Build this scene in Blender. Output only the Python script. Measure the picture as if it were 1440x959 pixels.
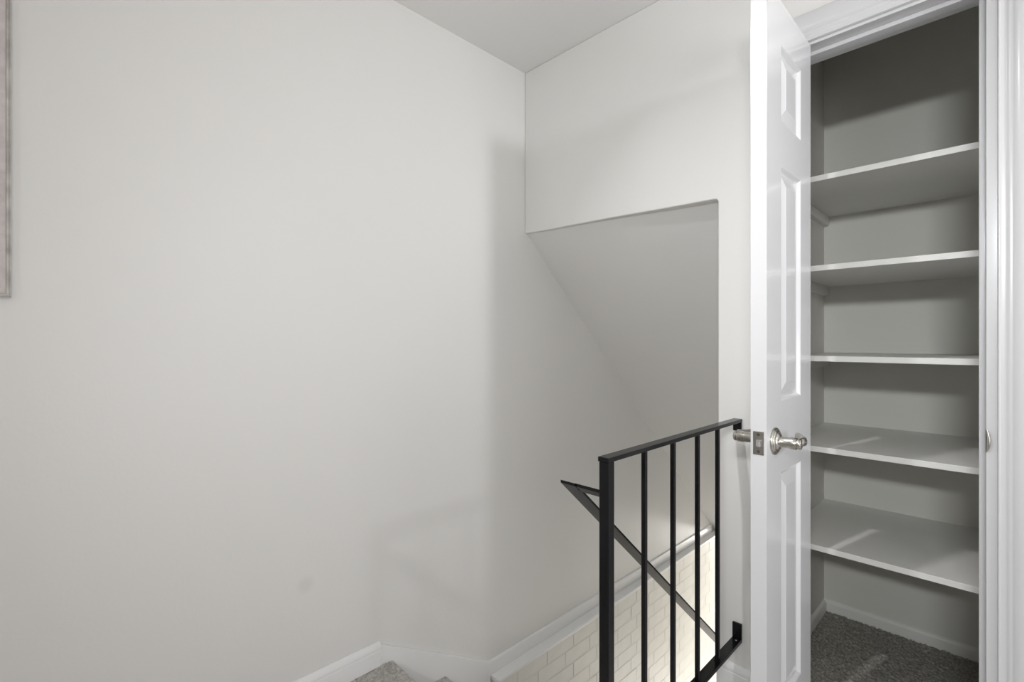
import bpy, bmesh, math, random
from mathutils import Vector, Matrix
random.seed(7)
for o in list(bpy.data.objects): bpy.data.objects.remove(o, do_unlink=True)
S = bpy.context.scene
COL = S.collection
# ------------------------------------------------------------------ camera
cam_d = bpy.data.cameras.new('camera'); cam = bpy.data.objects.new('camera', cam_d); COL.objects.link(cam)
cam_d.sensor_fit = 'HORIZONTAL'; cam_d.sensor_width = 36; cam_d.lens = 682/1440*36
cam_d.clip_start = 0.02
cam.location = (0, 0, 1.157)
cam.rotation_euler = (math.radians(90), 0, math.radians(45.54-90))
S.camera = cam
# ------------------------------------------------------------------ view
S.view_settings.view_transform = 'Standard'; S.view_settings.look = 'None'
S.view_settings.gamma = 1; S.view_settings.use_curve_mapping = False
S.view_settings.exposure = -0.13
# ------------------------------------------------------------------ world
w = bpy.data.worlds.new('world'); S.world = w; w.use_nodes = True
w.node_tree.nodes['Background'].inputs[0].default_value = (0.85, 0.92, 1, 1)
w.node_tree.nodes['Background'].inputs[1].default_value = 0.0
# ------------------------------------------------------------------ lights
def area(name, loc, target, sx, sy, power, colour=(1,1,1), spread=180):
    d = bpy.data.lights.new(name, 'AREA'); d.shape = 'RECTANGLE'; d.size = sx; d.size_y = sy
    d.energy = power; d.color = colour; d.spread = math.radians(spread)
    o = bpy.data.objects.new(name, d); COL.objects.link(o); o.location = loc
    o.rotation_euler = (Vector(target)-Vector(loc)).to_track_quat('-Z', 'Y').to_euler()
    return o
area('window_daylight', (-1.15, -0.34, 1.80), (2.2, 0.25, 1.2), 0.50, 0.12, 11.0, (0.955, 0.985, 1.0), 105)
area('hall_daylight', (0.95, -1.75, 1.97), (1.40, 1.57, 1.6), 0.17, 0.17, 3.0, (0.98, 0.985, 1.0), 66)
area('low_side_fill', (0.6, -1.95, 0.75), (1.2, 0.5, 0.6), 1.3, 0.9, 18.0, (0.95, 0.95, 1.0))  # added low fill for the door face and lower walls, no window there
area('soft_back_fill', (-1.2, -1.5, 1.5), (0.9, 1.0, 1.2), 1.6, 1.6, 2.8, (1.0, 0.86, 0.66))  # added broad warm fill behind the camera, no lamp stands here
area('ceiling_downlight', (0.27, 0.75, 2.395), (1.6, 0.44, 0.9), 0.05, 0.05, 2.75, (1.0, 0.985, 1.0), 74)
area('ceiling_bounce_fill', (-0.2, -1.0, 1.5), (0.5, -0.1, 2.4), 0.5, 0.5, 5.2, (1.0, 0.98, 0.94))  # unseen fill aimed upward, added to brighten the ceiling
area('downstairs_light', (3.2, 0.72, -1.75), (2.0, 1.57, -0.6), 1.4, 0.6, 14, (1.0, 0.99, 0.96))
area('downstairs_hall_light', (4.6, 1.0, -0.55), (3.2, 1.2, -1.6), 0.5, 0.4, 17, (1.0, 0.98, 0.94))

D = 1.576      # left wall plane (y)
G = 1.63       # wall with stair opening and closet (x)
B = 2.426      # closet back wall
CZ = 2.408     # ceiling
# ------------------------------------------------------------------ materials
def mat(name, base, rough=0.5, metal=0.0, var=0.0, vscale=8.0, base2=None, bump=0.0, bscale=200.0, spec=0.5, coat=0.0):
    m = bpy.data.materials.new(name); m.use_nodes = True; nt = m.node_tree
    b = nt.nodes['Principled BSDF']
    b.inputs['Base Color'].default_value = (*base, 1); b.inputs['Roughness'].default_value = rough
    b.inputs['Metallic'].default_value = metal; b.inputs['Specular IOR Level'].default_value = spec
    b.inputs['Coat Weight'].default_value = coat; b.inputs['Coat Roughness'].default_value = 0.12
    tc = nt.nodes.new('ShaderNodeTexCoord')
    if base2:
        n = nt.nodes.new('ShaderNodeTexNoise'); n.inputs['Scale'].default_value = vscale; n.inputs['Detail'].default_value = 4
        r = nt.nodes.new('ShaderNodeValToRGB')
        r.color_ramp.elements[0].position = 0.35; r.color_ramp.elements[1].position = 0.65
        r.color_ramp.elements[0].color = (*base, 1); r.color_ramp.elements[1].color = (*base2, 1)
        nt.links.new(tc.outputs['Object'], n.inputs['Vector']); nt.links.new(n.outputs['Fac'], r.inputs['Fac'])
        nt.links.new(r.outputs['Color'], b.inputs['Base Color'])
    if bump:
        n2 = nt.nodes.new('ShaderNodeTexNoise'); n2.inputs['Scale'].default_value = bscale; n2.inputs['Detail'].default_value = 2
        bp = nt.nodes.new('ShaderNodeBump'); bp.inputs['Strength'].default_value = bump; bp.inputs['Distance'].default_value = 0.001
        nt.links.new(tc.outputs['Object'], n2.inputs['Vector']); nt.links.new(n2.outputs['Fac'], bp.inputs['Height'])
        nt.links.new(bp.outputs['Normal'], b.inputs['Normal'])
    return m
M = {}
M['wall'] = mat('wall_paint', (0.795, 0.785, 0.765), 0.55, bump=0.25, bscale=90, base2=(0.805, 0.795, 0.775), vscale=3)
M['wall_left'] = mat('left_wall_paint', (0.80, 0.79, 0.77), 0.42, bump=0.25, bscale=90)
M['ceiling'] = mat('ceiling_paint', (0.87, 0.865, 0.85), 0.8, bump=0.2, bscale=120)
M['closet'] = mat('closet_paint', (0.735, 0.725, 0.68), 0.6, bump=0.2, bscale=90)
M['trim'] = mat('trim_gloss_paint', (0.62, 0.62, 0.63), 0.28, bump=0.05, bscale=40, coat=0.1)
M['base'] = mat('baseboard_paint', (0.88, 0.88, 0.875), 0.3, bump=0.05, bscale=40)
M['door'] = mat('door_gloss_paint', (0.72, 0.72, 0.735), 0.22, bump=0.08, bscale=30, coat=0.4)
M['shelf'] = mat('shelf_paint', (0.80, 0.795, 0.765), 0.4, bump=0.05)
M['black'] = mat('black_metal_paint', (0.005, 0.005, 0.006), 0.24, bump=0.3, bscale=160, spec=0.32)
M['nickel'] = mat('satin_nickel', (0.52, 0.50, 0.46), 0.27, 1.0, bump=0.05, bscale=500)
M['steel'] = mat('bright_latch_steel', (0.75, 0.75, 0.77), 0.25, 1.0)
M['dark'] = mat('dark_recess', (0.05, 0.05, 0.05), 0.7)
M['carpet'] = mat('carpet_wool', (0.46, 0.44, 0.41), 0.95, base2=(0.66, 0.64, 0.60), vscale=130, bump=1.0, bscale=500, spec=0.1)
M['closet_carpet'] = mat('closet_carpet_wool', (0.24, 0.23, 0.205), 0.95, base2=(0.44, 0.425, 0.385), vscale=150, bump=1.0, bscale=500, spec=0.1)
M['brick'] = mat('painted_brick', (0.79, 0.77, 0.715), 0.5, base2=(0.82, 0.80, 0.745), vscale=14, bump=0.5, bscale=60)
M['mortar'] = mat('painted_mortar', (0.77, 0.745, 0.685), 0.6, bump=0.6, bscale=120)
M['frame'] = mat('silvered_frame_wood', (0.46, 0.43, 0.41), 0.32, 0.2, base2=(0.68, 0.66, 0.63), vscale=22, bump=0.4, bscale=90)
M['frame_pink'] = mat('pale_washed_frame_wood', (0.62, 0.56, 0.545), 0.5, base2=(0.74, 0.68, 0.665), vscale=40, bump=0.4, bscale=150)
M['print'] = mat('faded_print', (0.60, 0.56, 0.54), 0.6, base2=(0.66, 0.63, 0.60), vscale=5)
M['glass'] = mat('picture_glass', (0.9, 0.9, 0.9), 0.03)
M['glass'].node_tree.nodes['Principled BSDF'].inputs['Transmission Weight'].default_value = 1.0
# a faint grey smudge low on the left wall
nt = M['wall_left'].node_tree; bs = nt.nodes['Principled BSDF']
g = nt.nodes.new('ShaderNodeNewGeometry'); vd = nt.nodes.new('ShaderNodeVectorMath'); vd.operation = 'DISTANCE'
vd.inputs[1].default_value = (0.618, D, 0.374)
mr = nt.nodes.new('ShaderNodeMapRange'); mr.inputs['From Min'].default_value = 0.012; mr.inputs['From Max'].default_value = 0.034
mr.inputs['To Min'].default_value = 0.0; mr.inputs['To Max'].default_value = 1.0
mx = nt.nodes.new('ShaderNodeMix'); mx.data_type = 'RGBA'
mx.inputs[6].default_value = (0.745, 0.735, 0.715, 1); mx.inputs[7].default_value = (0.80, 0.79, 0.77, 1)
nt.links.new(g.outputs['Position'], vd.inputs[0]); nt.links.new(vd.outputs['Value'], mr.inputs['Value'])
nt.links.new(mr.outputs['Result'], mx.inputs[0]); nt.links.new(mx.outputs[2], bs.inputs['Base Color'])
# ------------------------------------------------------------------ helpers
def link(name, me, m, parent=None):
    o = bpy.data.objects.new(name, me); COL.objects.link(o)
    if m: me.materials.append(m) if not me.materials else None
    if parent: o.parent = parent
    return o
def finish(bm, name, m, parent=None, bevel=0.0, seg=2, smooth=False, loc=None):
    bmesh.ops.recalc_face_normals(bm, faces=bm.faces)
    me = bpy.data.meshes.new(name); bm.to_mesh(me); bm.free()
    if smooth:
        for p in me.polygons: p.use_smooth = True
    o = link(name, me, m, parent)
    if loc: o.location = loc
    if bevel:
        b = o.modifiers.new('bevel', 'BEVEL'); b.width = bevel; b.segments = seg; b.limit_method = 'ANGLE'
        b.angle_limit = math.radians(35)
        for p in me.polygons: p.use_smooth = True
        wn = o.modifiers.new('wn', 'WEIGHTED_NORMAL'); wn.keep_sharp = False
    return o
def bx(bm, a, b):
    vs = [bm.verts.new((x, y, z)) for x in (a[0], b[0]) for y in (a[1], b[1]) for z in (a[2], b[2])]
    for q in ((0,1,3,2), (4,6,7,5), (0,4,5,1), (2,3,7,6), (0,2,6,4), (1,5,7,3)):
        bm.faces.new([vs[i] for i in q])
def box(name, a, b, m, parent=None, bevel=0.0, seg=2):
    bm = bmesh.new(); bx(bm, a, b); return finish(bm, name, m, parent, bevel, seg)
def prism(bm, pts, axis, lo, hi):
    """2-D outline pts extruded along an axis; the other two coordinates stay in x,y,z order"""
    def P(p, t):
        c = [p[0], p[1]]; c.insert(axis, t); return c
    a = [bm.verts.new(P(p, lo)) for p in pts]; b = [bm.verts.new(P(p, hi)) for p in pts]
    bm.faces.new(a); bm.faces.new(b[::-1])
    n = len(pts)
    for i in range(n): bm.faces.new((a[i], a[(i+1) % n], b[(i+1) % n], b[i]))
def pris(name, pts, axis, lo, hi, m, parent=None, bevel=0.0, seg=2):
    bm = bmesh.new(); prism(bm, pts, axis, lo, hi); return finish(bm, name, m, parent, bevel, seg)
def lathe(bm, prof, origin, axis, n=32, squash=1):
    """prof = [(distance along axis, radius)]"""
    ax = Vector(axis).normalized(); t = Vector((0, 0, 1)) if abs(ax.z) < .9 else Vector((1, 0, 0))
    e1 = ax.cross(t).normalized(); e2 = ax.cross(e1)
    rings = []
    for d, r in prof:
        rings.append([bm.verts.new(Vector(origin)+ax*d+(e1*math.cos(2*math.pi*i/n)+e2*math.sin(2*math.pi*i/n))*max(r, 1e-5)) for i in range(n)])
    for A, C in zip(rings, rings[1:]):
        for i in range(n): bm.faces.new((A[i], A[(i+1) % n], C[(i+1) % n], C[i]))
    bm.faces.new(rings[0]); bm.faces.new(rings[-1][::-1])
def tube(bm, pts, rad, n=16):
    """pts list of Vectors, rad list of (horizontal, vertical) radii"""
    rings = []
    for i, p in enumerate(pts):
        d = (pts[min(i+1, len(pts)-1)]-pts[max(i-1, 0)]).normalized()
        up = Vector((0, 0, 1)); s = d.cross(up).normalized(); up = s.cross(d)
        rings.append([bm.verts.new(p+s*rad[i][0]*math.cos(2*math.pi*k/n)+up*rad[i][1]*math.sin(2*math.pi*k/n)) for k in range(n)])
    for A, C in zip(rings, rings[1:]):
        for i in range(n): bm.faces.new((A[i], A[(i+1) % n], C[(i+1) % n], C[i]))
    bm.faces.new(rings[0]); bm.faces.new(rings[-1][::-1])
def structure(o): o['kind'] = 'structure'; return o
def empty(name, loc, label=None, cat=None, group=None, kind=None):
    o = bpy.data.objects.new(name, None); COL.objects.link(o); o.location = loc; o.empty_display_size = 0.05
    if label: o['label'] = label
    if cat: o['category'] = cat
    if group: o['group'] = group
    if kind: o['kind'] = kind
    return o
def adopt(parent, *kids):
    """parent keeping world placement"""
    for k in kids:
        k.parent = parent; k.matrix_parent_inverse = Matrix.Translation(parent.location).inverted()
def tag(o, label, cat, group=None):
    o['label'] = label; o['category'] = cat
    if group: o['group'] = group
    return o

# ------------------------------------------------------------------ room shell
X0, Y0, X1 = -1.45, -2.1, 5.2
# floor of the landing: L shaped round the stairwell
structure(pris('floor', [(X0, Y0), (G+0.12, Y0), (G+0.12, 0.60), (0.905, 0.60), (0.905, D), (X0, D)], 2, -0.25, -0.006, M['carpet']))
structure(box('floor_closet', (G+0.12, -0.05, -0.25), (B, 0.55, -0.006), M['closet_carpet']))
structure(box('floor_downstairs', (0.9, 0.0, -2.8), (X1, D, -2.6), M['carpet']))
structure(pris('ceiling', [(X0, Y0), (B+0.1, Y0), (B+0.1, D), (X0, D)], 2, CZ, CZ+0.12, M['ceiling']))
structure(box('wall_left', (X0, D, -2.7), (X1, D+0.12, CZ+0.12), M['wall_left']))
structure(box('wall_back', (X0-0.1, Y0, -0.1), (X0, D, CZ), M['wall']))
structure(box('wall_side', (X0, Y0-0.1, -0.1), (B+0.1, Y0, CZ), M['wall']))
# wall with the stair opening and the closet opening
JR, JL = 0.034, 0.456         # jamb faces of the closet opening
hd = [(Y0, -0.25), (JR-0.02, -0.25), (JR-0.02, 2.05), (JL+0.02, 2.05), (JL+0.02, -0.25), (0.676, -0.25), (0.676, 1.622)]
# softly rounded corner bead and a hand-floated lower edge of the header
for i in range(1, 7):
    a = math.radians(90*i/6); hd.append((0.676+0.012-0.012*math.cos(a), 1.622+0.012*math.sin(a)))
hd += [(0.85, 1.638), (1.05, 1.645), (1.25, 1.650), (1.42, 1.653), (D, 1.658), (D, CZ), (Y0, CZ)]
rw = structure(pris('wall_right', hd, 0, G, G+0.12, M['wall'], bevel=0.005, seg=3))
structure(box('wall_under_landing', (0.905, 0.50, -2.6), (G+0.1, 0.60, -0.25), M['wall']))
structure(pris('wall_stairwell', [(G+0.12, -2.6), (X1, -2.6), (X1, -0.12), (B+0.1, -0.12), (B+0.1, CZ), (G+0.12, CZ)], 1, 0.56, 0.676, M['wall']))
structure(box('wall_downstairs', (X1, 0.5, -2.7), (X1+0.1, D, 0.1), M['wall']))
# sloped underside over the stairs, then the flat ceiling of the storey below
structure(pris('ceiling_stairs', [(G+0.004, 1.668), (3.74, -0.31), (X1, -0.31), (X1, -0.12), (3.9, -0.12), (G+0.125, 2.0), (G+0.004, 1.72)], 1, 0.676, D, M['wall']))
# closet shell
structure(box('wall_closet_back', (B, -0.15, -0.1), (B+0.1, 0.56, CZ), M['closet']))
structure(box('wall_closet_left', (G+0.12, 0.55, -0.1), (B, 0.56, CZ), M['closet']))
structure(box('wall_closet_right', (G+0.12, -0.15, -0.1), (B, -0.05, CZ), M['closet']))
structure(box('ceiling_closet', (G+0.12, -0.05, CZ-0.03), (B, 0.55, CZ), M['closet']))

# ------------------------------------------------------------------ baseboards (profile: distance from wall, height)
def base_prof(h, t=0.014):
    return [(0, 0), (t, 0), (t, h-0.030), (t-0.002, h-0.027), (t-0.0025, h-0.024), (t-0.001, h-0.020), (t-0.003, h-0.010), (0.005, h-0.001), (0.004, h), (0, h)]
structure(pris('baseboard_left', [(D-a, z) for a, z in base_prof(0.083, 0.017)], 0, X0, 0.880, M['base'], bevel=0.0008))
# right wall piece between stair opening and closet casing
bm = bmesh.new(); prism(bm, [(G-a, z) for a, z in base_prof(0.104, 0.014)], 1, 0.547, 0.676)
structure(finish(bm, 'baseboard_right', M['base'], bevel=0.0008))
# skirt board stepping down beside the first stairs
structure(pris('trim_1', [(0.880, 0.076), (0.905, 0.058), (1.404, -0.2324), (1.404, -1.0), (0.90, -0.9), (0.880, -0.4)], 1, D-0.014, D, M['base'], bevel=0.002))
# low upstand above the ledge, and the ledge over the brick
structure(pris('baseboard_stairwell', [(D, -0.291), (D-0.012, -0.291), (D-0.012, -0.240), (D-0.008, -0.234), (D-0.003, -0.2325), (D, -0.2325)], 0, 1.404, 3.66, M['base'], bevel=0.0008))
ledge = structure(pris('trim_2', [(1.409, -0.291), (3.72, -0.291), (3.72, -0.312), (1.409, -0.312)], 1, 1.518, D, M['base'], bevel=0.005, seg=3))
# closet baseboards
bm = bmesh.new(); prism(bm, [(B-a, z) for a, z in ((0, 0), (0.012, 0), (0.012, 0.036), (0.006, 0.046), (0.0, 0.050))], 1, -0.05, 0.55)
structure(finish(bm, 'baseboard_closet_back', M['shelf'], bevel=0.0008))
structure(pris('baseboard_closet_left', [(0.55-a, z) for a, z in ((0, 0), (0.012, 0), (0.012, 0.036), (0.006, 0.046), (0.0, 0.050))], 0, G+0.13, B-0.012, M['shelf'], bevel=0.0008))

# ------------------------------------------------------------------ painted brick wall under the ledge
YB = 1.533
bw = structure(box('wall_brick', (1.412, YB+0.0006, -2.6), (X1, D, -0.311), M['mortar']))
def brick_mesh(L, H=0.0700, T=0.012, c=0.0014):
    bm = bmesh.new()
    o = [(0, 0, 0), (L, 0, 0), (L, 0, H), (0, 0, H)]
    back = [bm.verts.new((x, T, z)) for x, _, z in o]
    mid = [bm.verts.new((x, c, z)) for x, _, z in o]
    fr = [bm.verts.new((min(max(x, c), L-c), 0, min(max(z, c), H-c))) for x, _, z in o]
    bm.faces.new(back[::-1]); bm.faces.new(fr)
    for A, C in ((back, mid), (mid, fr)):
        for i in range(4): bm.faces.new((A[i], A[(i+1) % 4], C[(i+1) % 4], C[i]))
    bmesh.ops.recalc_face_normals(bm, faces=bm.faces)
    me = bpy.data.meshes.new('brick'); bm.to_mesh(me); bm.free(); me.materials.append(M['brick']); return me
BL, BH = 0.2, 0.0765
meshes = {}
n_b = 0
for r in range(17):
    z = -0.313-BH*(r+1)+0.005
    off = (1.541+(0.1365 if r % 2 else 0.0)) % BL
    x = 1.412-((1.412-off) % BL)
    while x < 4.15:
        a, b = max(x, 1.412), x+BL-0.006
        if b-a > 0.02 and n_b < 299:
            L = round(b-a, 3)
            if L not in meshes: meshes[L] = brick_mesh(L)
            o = bpy.data.objects.new('brick', meshes[L]); COL.objects.link(o); o.parent = bw
            o.location = (a, YB-0.0008+random.uniform(-0.0005, 0.0005), z+random.uniform(-0.0007, 0.0007))
            o.rotation_euler = (0, random.uniform(-.003, .003), random.uniform(-.006, .006))
            n_b += 1
        x += BL

# ------------------------------------------------------------------ carpet pile and stairs
def pile(name, x0, x1, y0, y1, z, m, step=0.0045, amp=0.006, drop=None, parent=None):
    nx, ny = int((x1-x0)/step), int((y1-y0)/step); vs = []; fs = []
    for i in range(nx+1):
        for j in range(ny+1):
            x = x0+(x1-x0)*i/nx; y = y0+(y1-y0)*j/ny; zz = z+random.uniform(-amp, amp)*0.7
            if drop and x > x1-drop:
                t = (x-(x1-drop))/drop; zz -= drop*(1-math.sqrt(max(0, 1-t*t)))
            vs.append((x+random.uniform(-.4, .4)*step, y+random.uniform(-.4, .4)*step*(0 < j < ny), zz))
    for i in range(nx):
        for j in range(ny):
            a = i*(ny+1)+j; fs.append((a, a+ny+1, a+ny+2, a+1))
    me = bpy.data.meshes.new(name); me.from_pydata(vs, [], fs)
    for p in me.polygons: p.use_smooth = True
    o = link(name, me, m, parent); o['kind'] = 'stuff'
    return o
tag(pile('carpet_pile', 0.35, 0.932, 1.25, D-0.017, 0.0, M['carpet'], drop=0.025), 'greige cut pile carpet on the landing beside the stair edge', 'carpet')
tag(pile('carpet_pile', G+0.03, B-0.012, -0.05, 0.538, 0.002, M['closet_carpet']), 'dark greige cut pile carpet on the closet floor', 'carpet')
st = empty('staircase', (0.93, 1.1, -2.6), 'carpeted staircase dropping away beside the left wall below the landing', 'stairs')
RI, TR = 0.1835, 0.2225
for i in range(1, 14):
    z = -RI*i+0.008; x0 = 0.905+(0.241+TR*(i-2) if i > 1 else 0); x1 = 0.930+0.241+TR*(i-1)
    o = pris('step', [(x0, z-0.30), (x1-0.02, z-0.30), (x1-0.02, z-0.05), (x1, z-0.03), (x1, z-0.012), (x1-0.006, z-0.003), (x1-0.016, z), (x0, z)], 1, (0.602 if x1 < 1.62 else 0.68), (D-0.015 if x1 < 1.40 else 1.528), M['carpet'], bevel=0.003)
    adopt(st, o)
p1 = pile('tread_pile', 0.93, 1.173, 1.2, D-0.015, -RI+0.008, M['carpet'], drop=0.02); adopt(st, p1)

# ------------------------------------------------------------------ closet door frame (jambs, stop, casing)
jr = structure(box('trim_3', (G-0.001, JR-0.0205, 0), (G+0.121, JR, 2.049), M['trim'], bevel=0.0015))     # strike jamb
jl = structure(box('trim_4', (G-0.001, JL, 0), (G+0.121, JL+0.0195, 2.049), M['trim'], bevel=0.0015))      # hinge jamb
jh = structure(box('trim_5', (G-0.001, JR-0.02, 2.030), (G+0.121, JL+0.0195, 2.050), M['trim'], bevel=0.0015))
adopt(jr, box('stop', (G+0.040, JR, 0), (G+0.075, JR+0.0135, 2.019), M['trim'], bevel=0.002))
adopt(jl, box('stop', (G+0.040, JL-0.007, 0), (G+0.075, JL, 2.019), M['trim'], bevel=0.002))
adopt(jh, box('stop', (G+0.040, JR, 2.018), (G+0.075, JL, 2.030), M['trim'], bevel=0.002))
# casing profile: (distance from inner edge, projection from wall)
CP = [(0, 0), (0, 0.006), (0.0008, 0.010), (0.0025, 0.0118), (0.0045, 0.0112), (0.0065, 0.0098), (0.013, 0.0098), (0.0155, 0.0098), (0.019, 0.0125),
      (0.022, 0.0130), (0.0245, 0.0122), (0.0265, 0.0126), (0.030, 0.0160), (0.040, 0.0185), (0.066, 0.0195), (0.078, 0.0195), (0.082, 0.017), (0.083, 0.012), (0.083, 0)]
bm = bmesh.new(); prism(bm, [(G-t, 0.0145-a) for a, t in CP], 2, 0, 2.125); structure(finish(bm, 'trim_6', M['trim'], bevel=0.0009))
bm = bmesh.new(); prism(bm, [(G-t, 0.463+a) for a, t in CP], 2, 0, 2.125); structure(finish(bm, 'trim_7', M['trim'], bevel=0.0009))
bm = bmesh.new(); prism(bm, [(G-t-0.0004, 2.038+a) for a, t in CP], 1, -0.0705, 0.546); structure(finish(bm, 'trim_8', M['trim'], bevel=0.0009))
# strike plate with curled lip on the strike jamb
bm = bmesh.new(); n = 14; zc = 0.918; rows = []
for i in range(n+1):
    t = -1+2*i/n; wv = 0.0088*math.sqrt(max(0.0, 1-t*t)); row = []
    for k, (a, b_) in enumerate(((0.0, 0.0005), (0.35, 0.0062), (0.75, 0.0082), (1.0, 0.0060))):
        row.append((G-0.001-b_*math.sqrt(max(0.02, 1-t*t)), JR+0.0008-a*wv, zc+0.029*t))
    rows.append(row)
vsA = [[bm.verts.new(p) for p in r_] for r_ in rows]
vsB = [[bm.verts.new((p[0]+0.0015, p[1], p[2])) for p in r_] for r_ in rows]
for i in range(n):
    for k in range(3):
        bm.faces.new((vsA[i][k], vsA[i][k+1], vsA[i+1][k+1], vsA[i+1][k])); bm.faces.new((vsB[i][k], vsB[i+1][k], vsB[i+1][k+1], vsB[i][k+1]))
    for k in (0, 3): bm.faces.new((vsA[i][k], vsA[i+1][k], vsB[i+1][k], vsB[i][k]))
sp = finish(bm, 'strike_plate', M['nickel'], smooth=True); sp['label'] = 'bright metal strike lip'; adopt(jr, sp)

# ------------------------------------------------------------------ shelves
SZ = [1.706, 1.408, 1.108, 0.807, 0.479]
SN = ['topmost white closet shelf, seen from below, under the dark upper wall', 'second closet shelf from the top, white, seen slightly from below',
      'third closet shelf from the top, level with the eye so its top is a sliver', 'fourth closet shelf from the top, white, at door handle height', 'lowest white closet shelf, above the carpeted closet floor']
cl = [o for o in bpy.data.objects if o.name == 'wall_closet_left'][0]
for z, lb in zip(SZ, SN):
    tag(box('closet_shelf', (1.850, -0.049, z-0.0185), (B-0.0005, 0.5495, z), M['shelf'], bevel=0.0012), lb, 'shelf', 'white shelves in the closet')
    c = box('cleat', (1.872, 0.531, z-0.0185-0.038), (B-0.001, 0.5505, z-0.0188), M['shelf'], bevel=0.001); adopt(cl, c)

# ------------------------------------------------------------------ the open closet door
XA, XB, YA, YBk = 1.2530, 1.6255, 0.4030, 0.4397
dr = empty('door_1', (XA, YA, 0.0), 'narrow white panelled closet door standing open with a satin nickel lever', None, None, 'structure')
PU0, PU1 = 1.359, 1.529
PZ = [(0.225, 0.822), (1.004, 1.607), (1.718, 1.915)]
ZB, ZT = 0.022, 2.026
bm = bmesh.new()
bx(bm, (XA, YA, ZB), (PU0, YBk, ZT)); bx(bm, (PU1, YA, ZB), (XB, YBk, ZT))
stiles = finish(bm, 'stile', M['door'])
zs = [ZB]+[v for p in PZ for v in p]+[ZT]
bm = bmesh.new()
for i in range(0, len(zs), 2): bx(bm, (PU0, YA, zs[i]), (PU1, YBk, zs[i+1]))
rails = finish(bm, 'rail', M['door'])
# one welded slab so that no seams show
bm = bmesh.new(); bm.from_mesh(stiles.data); bm.from_mesh(rails.data)
bpy.data.objects.remove(stiles, do_unlink=True); bpy.data.objects.remove(rails, do_unlink=True)
slab = finish(bm, 'door_slab', M['door']); adopt(dr, slab)
for z0, z1 in PZ:
    bm = bmesh.new()
    for y, s in ((YA, 1), (YBk, -1)):
        rings = []
        for ins, dep in ((0, 0), (0.003, 0.0015), (0.009, 0.0085), (0.013, 0.0095), (0.017, 0.0085), (0.042, 0.0025), (0.045, 0.0015)):
            rings.append([bm.verts.new((x, y+s*dep, z)) for x, z in ((PU0+ins, z0+ins), (PU1-ins, z0+ins), (PU1-ins, z1-ins), (PU0+ins, z1-ins))])
        for A, C in zip(rings, rings[1:]):
            for i in range(4): bm.faces.new((A[i], A[(i+1) % 4], C[(i+1) % 4], C[i]))
        bm.faces.new(rings[-1])
    adopt(dr, finish(bm, 'panel', M['door']))
# latch plate on the free edge
ZK = 0.909; YC = (YA+YBk)/2
lp = box('latch_plate', (XA-0.0015, YC-0.0125, ZK-0.0285), (XA+0.002, YC+0.0125, ZK+0.0285), M['nickel'], bevel=0.0006); adopt(dr, lp); lp['label'] = 'satin nickel latch plate'
bb = pris('latch_bolt', [(XA-0.001, YC-0.0068), (XA-0.009, YC-0.0068), (XA-0.006, YC+0.002), (XA-0.001, YC+0.0065)], 2, ZK-0.008, ZK+0.008, M['steel'], bevel=0.0005)
bb.parent = lp
for dz in (-0.0205, 0.0205):
    bm = bmesh.new(); lathe(bm, [(-0.001, 0.0038), (0.0006, 0.0036), (0.0008, 0.003)], (XA-0.0014, YC, ZK+dz), (-1, 0, 0), 16)
    s_ = finish(bm, 'screw', M['dark']); s_.parent = lp
# lever handles on both faces
KX = 1.308
def handle(y, s, rr):
    """s = -1 for the near face (towards -y)"""
    bm = bmesh.new()
    lathe(bm, [(-0.001, 0.031), (0.0, 0.0335), (0.0035, 0.0335), (0.005, 0.0325), (0.0058, 0.0300), (0.0075, 0.0295), (0.009, 0.0265), (0.0095, 0.0235), (0.0115, 0.0225), (0.014, 0.0175), (0.0155, 0.0135), (0.016, 0.0125)], (KX, y, ZK), (0, s, 0), 40)
    ro = finish(bm, 'rosette', M['nickel'], smooth=True)
    bm = bmesh.new()
    lathe(bm, [(0.012, rr*1.1), (0.0165, rr*0.95), (0.036, rr*0.95), (0.0365, rr*1.04), (0.049, rr*1.04), (0.0505, rr*0.98), (0.0507, rr*0.80), (0.0527, rr*0.80), (0.0530, rr*0.9), (0.0585, rr*0.9), (0.0600, rr*0.78)], (KX, y, ZK), (0, s, 0), 32)
    ne = finish(bm, 'neck', M['nickel'], smooth=True)
    bm = bmesh.new()
    P = [(0.000, 0.050, .002), (0.010, 0.0555, .003), (0.022, 0.0585, .003), (0.038, 0.057, .001), (0.054, 0.052, 0), (0.068, 0.045, 0), (0.080, 0.037, .001), (0.088, 0.030, .003), (0.092, 0.023, .004)]
    R_ = [(.006, .0085), (.0065, .0105), (.006, .0105), (.0055, .0105), (.005, .010), (.005, .010), (.005, .010), (.005, .0095), (.004, .008)]
    tube(bm, [Vector((KX+a, y+s*b_, ZK+c)) for a, b_, c in P], R_)
    le = finish(bm, 'lever', M['nickel'], smooth=True)
    for o in (ro, ne, le):
        e = o.modifiers.new('e', 'EDGE_SPLIT'); e.split_angle = math.radians(50)
    h = empty('door_handle', (KX, y, ZK)); adopt(h, ro, ne, le); return h
h1 = handle(YA, -1, 0.0140); h2 = handle(YBk, 1, 0.0135)
for h in (h1, h2): adopt(dr, h)
# hinges on the far edge
for z in (0.25, 1.05, 1.82):
    bm = bmesh.new(); lathe(bm, [(0, .005), (.088, .005)], (XB-0.006, YBk+0.0055, z), (0, 0, 1), 16)
    adopt(dr, finish(bm, 'hinge', M['nickel'], smooth=False))

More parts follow.
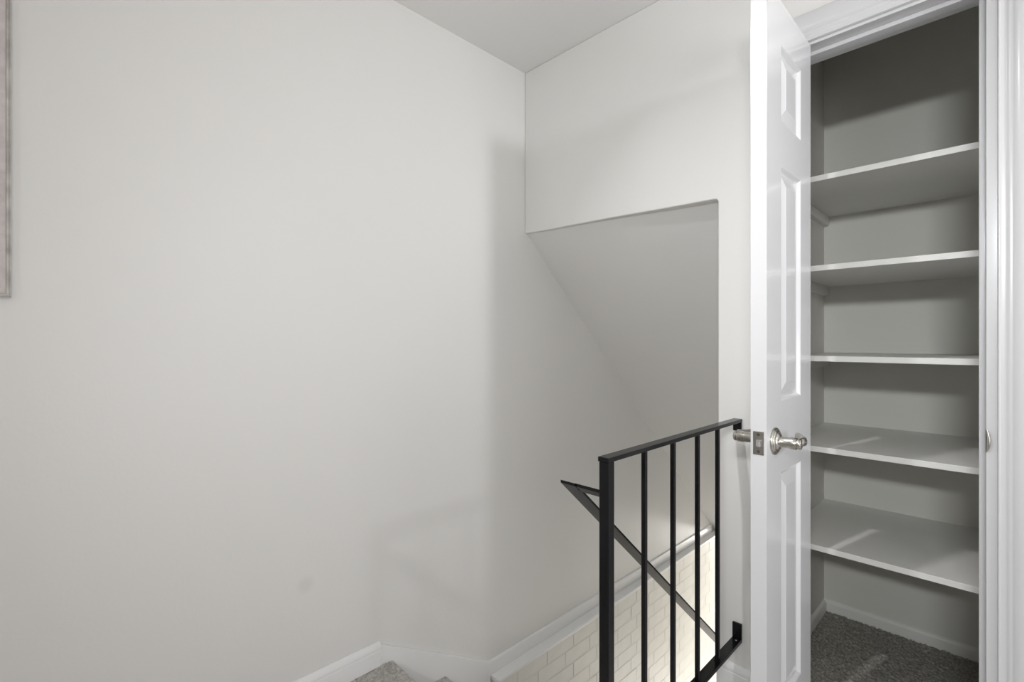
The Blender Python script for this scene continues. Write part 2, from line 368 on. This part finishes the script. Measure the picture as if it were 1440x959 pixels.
# ------------------------------------------------------------------ black metal stair railing
rl = empty('stair_railing', (0.888, 0.61, 0.0), 'black metal railing with square bars and sloping handrail guarding the stair opening', 'railing')
v0, v1 = 0.5975, 0.6222
def rp(name, a, b, bev=0.0012):
    o = box(name, a, b, M['black'], bevel=bev); adopt(rl, o); return o
rp('newel_post', (0.8765, v0, -0.25), (0.8990, v1, 0.8945), 0.0015)
rp('top_rail', (0.8755, v0-0.0005, 0.8945), (G-0.001, v1+0.0025, 0.9050))
rp('bottom_rail', (0.8990, v0, 0.182), (G-0.001, v1+0.004, 0.194))
for u in (1.045, 1.188, 1.331, 1.467):
    rp('baluster', (u-0.0055, 0.6045, 0.193), (u+0.0055, 0.6155, 0.895), 0.0008)
rp('wall_bracket', (G-0.009, v0+0.001, 0.8660), (G-0.0005, v1+0.0015, 0.8950))
rp('wall_bracket', (G-0.009, v0, 0.1935), (G-0.0005, v1+0.004, 0.2420))
bm = bmesh.new(); lathe(bm, [(0, .0035), (.0018, .0030), (.0022, .001)], (G-0.022, 0.609, 0.194), (0, 0, 1), 14)
o = finish(bm, 'screw', M['steel']); o['label'] = 'bright screw head'; adopt(rl, o)
for u in (1.045, 1.188, 1.331, 1.467):    # weld beads at the feet of the bars
    bm = bmesh.new(); bx(bm, (u-0.0085, 0.6025, 0.1935), (u+0.0085, 0.6175, 0.1965)); adopt(rl, finish(bm, 'weld', M['black'], bevel=0.0012))
# flat return bar from the newel and the flat sloping handrail
hz = 0.8325; th = 0.0068
sl = 0.873; x0, x1 = 0.8785, 3.35
thz = 0.8*th*math.sqrt(1+sl*sl)
o = pris('handrail', [(x0, hz-0.0005), (x1, hz-sl*(x1-x0)), (x1, hz-sl*(x1-x0)-thz), (x0+0.0, hz-thz)], 1, 0.684, 0.733, M['black'], bevel=0.001); adopt(rl, o)
o = pris('return_bar', [(x0, hz), (x0+0.019, hz-sl*0.019), (x0+0.019, hz-sl*0.019-thz), (x0, hz-thz)], 1, v1-0.001, 0.690, M['black'], bevel=0.0008); adopt(rl, o)
# wall bracket carrying the far end of the handrail
o = box('wall_bracket', (x1-0.05, 0.676, hz-sl*(x1-x0-0.04)-0.03), (x1-0.02, 0.730, hz-sl*(x1-x0-0.04)-0.012), M['black'], bevel=0.001); adopt(rl, o)

# ------------------------------------------------------------------ picture frame at the left edge
FX1, FX0, FZ0, FZ1 = -0.0395, -0.62, 1.2555, 2.05
pf = empty('picture_frame', (-0.33, D, 1.2555), 'silvered wooden picture frame hanging high on the left wall at the photo edge', 'picture frame')
FP = [(0, 0.002), (0, 0.021), (0.0015, 0.0245), (0.0035, 0.0225), (0.0050, 0.0215), (0.0070, 0.0225), (0.0085, 0.0195), (0.0088, 0.0165), (0.0110, 0.0165), (0.042, 0.0085), (0.043, 0.002)]
def rail_frame(c0, c1, e, name):
    """mitred rail from corner c0 to c1 (x,z); e = inward direction"""
    bm = bmesh.new(); L = []
    t = Vector((c1[0]-c0[0], c1[1]-c0[1])).normalized()
    for c, sgn in ((c0, 1), (c1, -1)):
        L.append([bm.verts.new((c[0]+e[0]*a+t.x*a*sgn, D-b_, c[1]+e[1]*a+t.y*a*sgn)) for a, b_ in FP])
    n = len(FP)
    for i in range(n): 
        f_ = bm.faces.new((L[0][i], L[0][(i+1) % n], L[1][(i+1) % n], L[1][i])); f_.material_index = 1 if i in (7, 8) else 0
    bm.faces.new(L[0]); bm.faces.new(L[1][::-1])
    o = finish(bm, name, M['frame']); o.data.materials.append(M['frame_pink']); adopt(pf, o)
rail_frame((FX1, FZ0), (FX1, FZ1), (-1, 0), 'frame_rail'); rail_frame((FX0, FZ0), (FX0, FZ1), (1, 0), 'frame_rail')
rail_frame((FX0, FZ0), (FX1, FZ0), (0, 1), 'frame_rail'); rail_frame((FX0, FZ1), (FX1, FZ1), (0, -1), 'frame_rail')
adopt(pf, box('print', (FX0+0.04, D-0.005, FZ0+0.04), (FX1-0.04, D-0.003, FZ1-0.04), M['print']))
adopt(pf, box('glass', (FX0+0.04, D-0.0078, FZ0+0.04), (FX1-0.04, D-0.0060, FZ1-0.04), M['glass']))

# latch bolt and screws were built in world coordinates: undo their parent's placement
bpy.context.view_layer.update()
for o in lp.children:
    o.matrix_parent_inverse = lp.matrix_world.inverted()
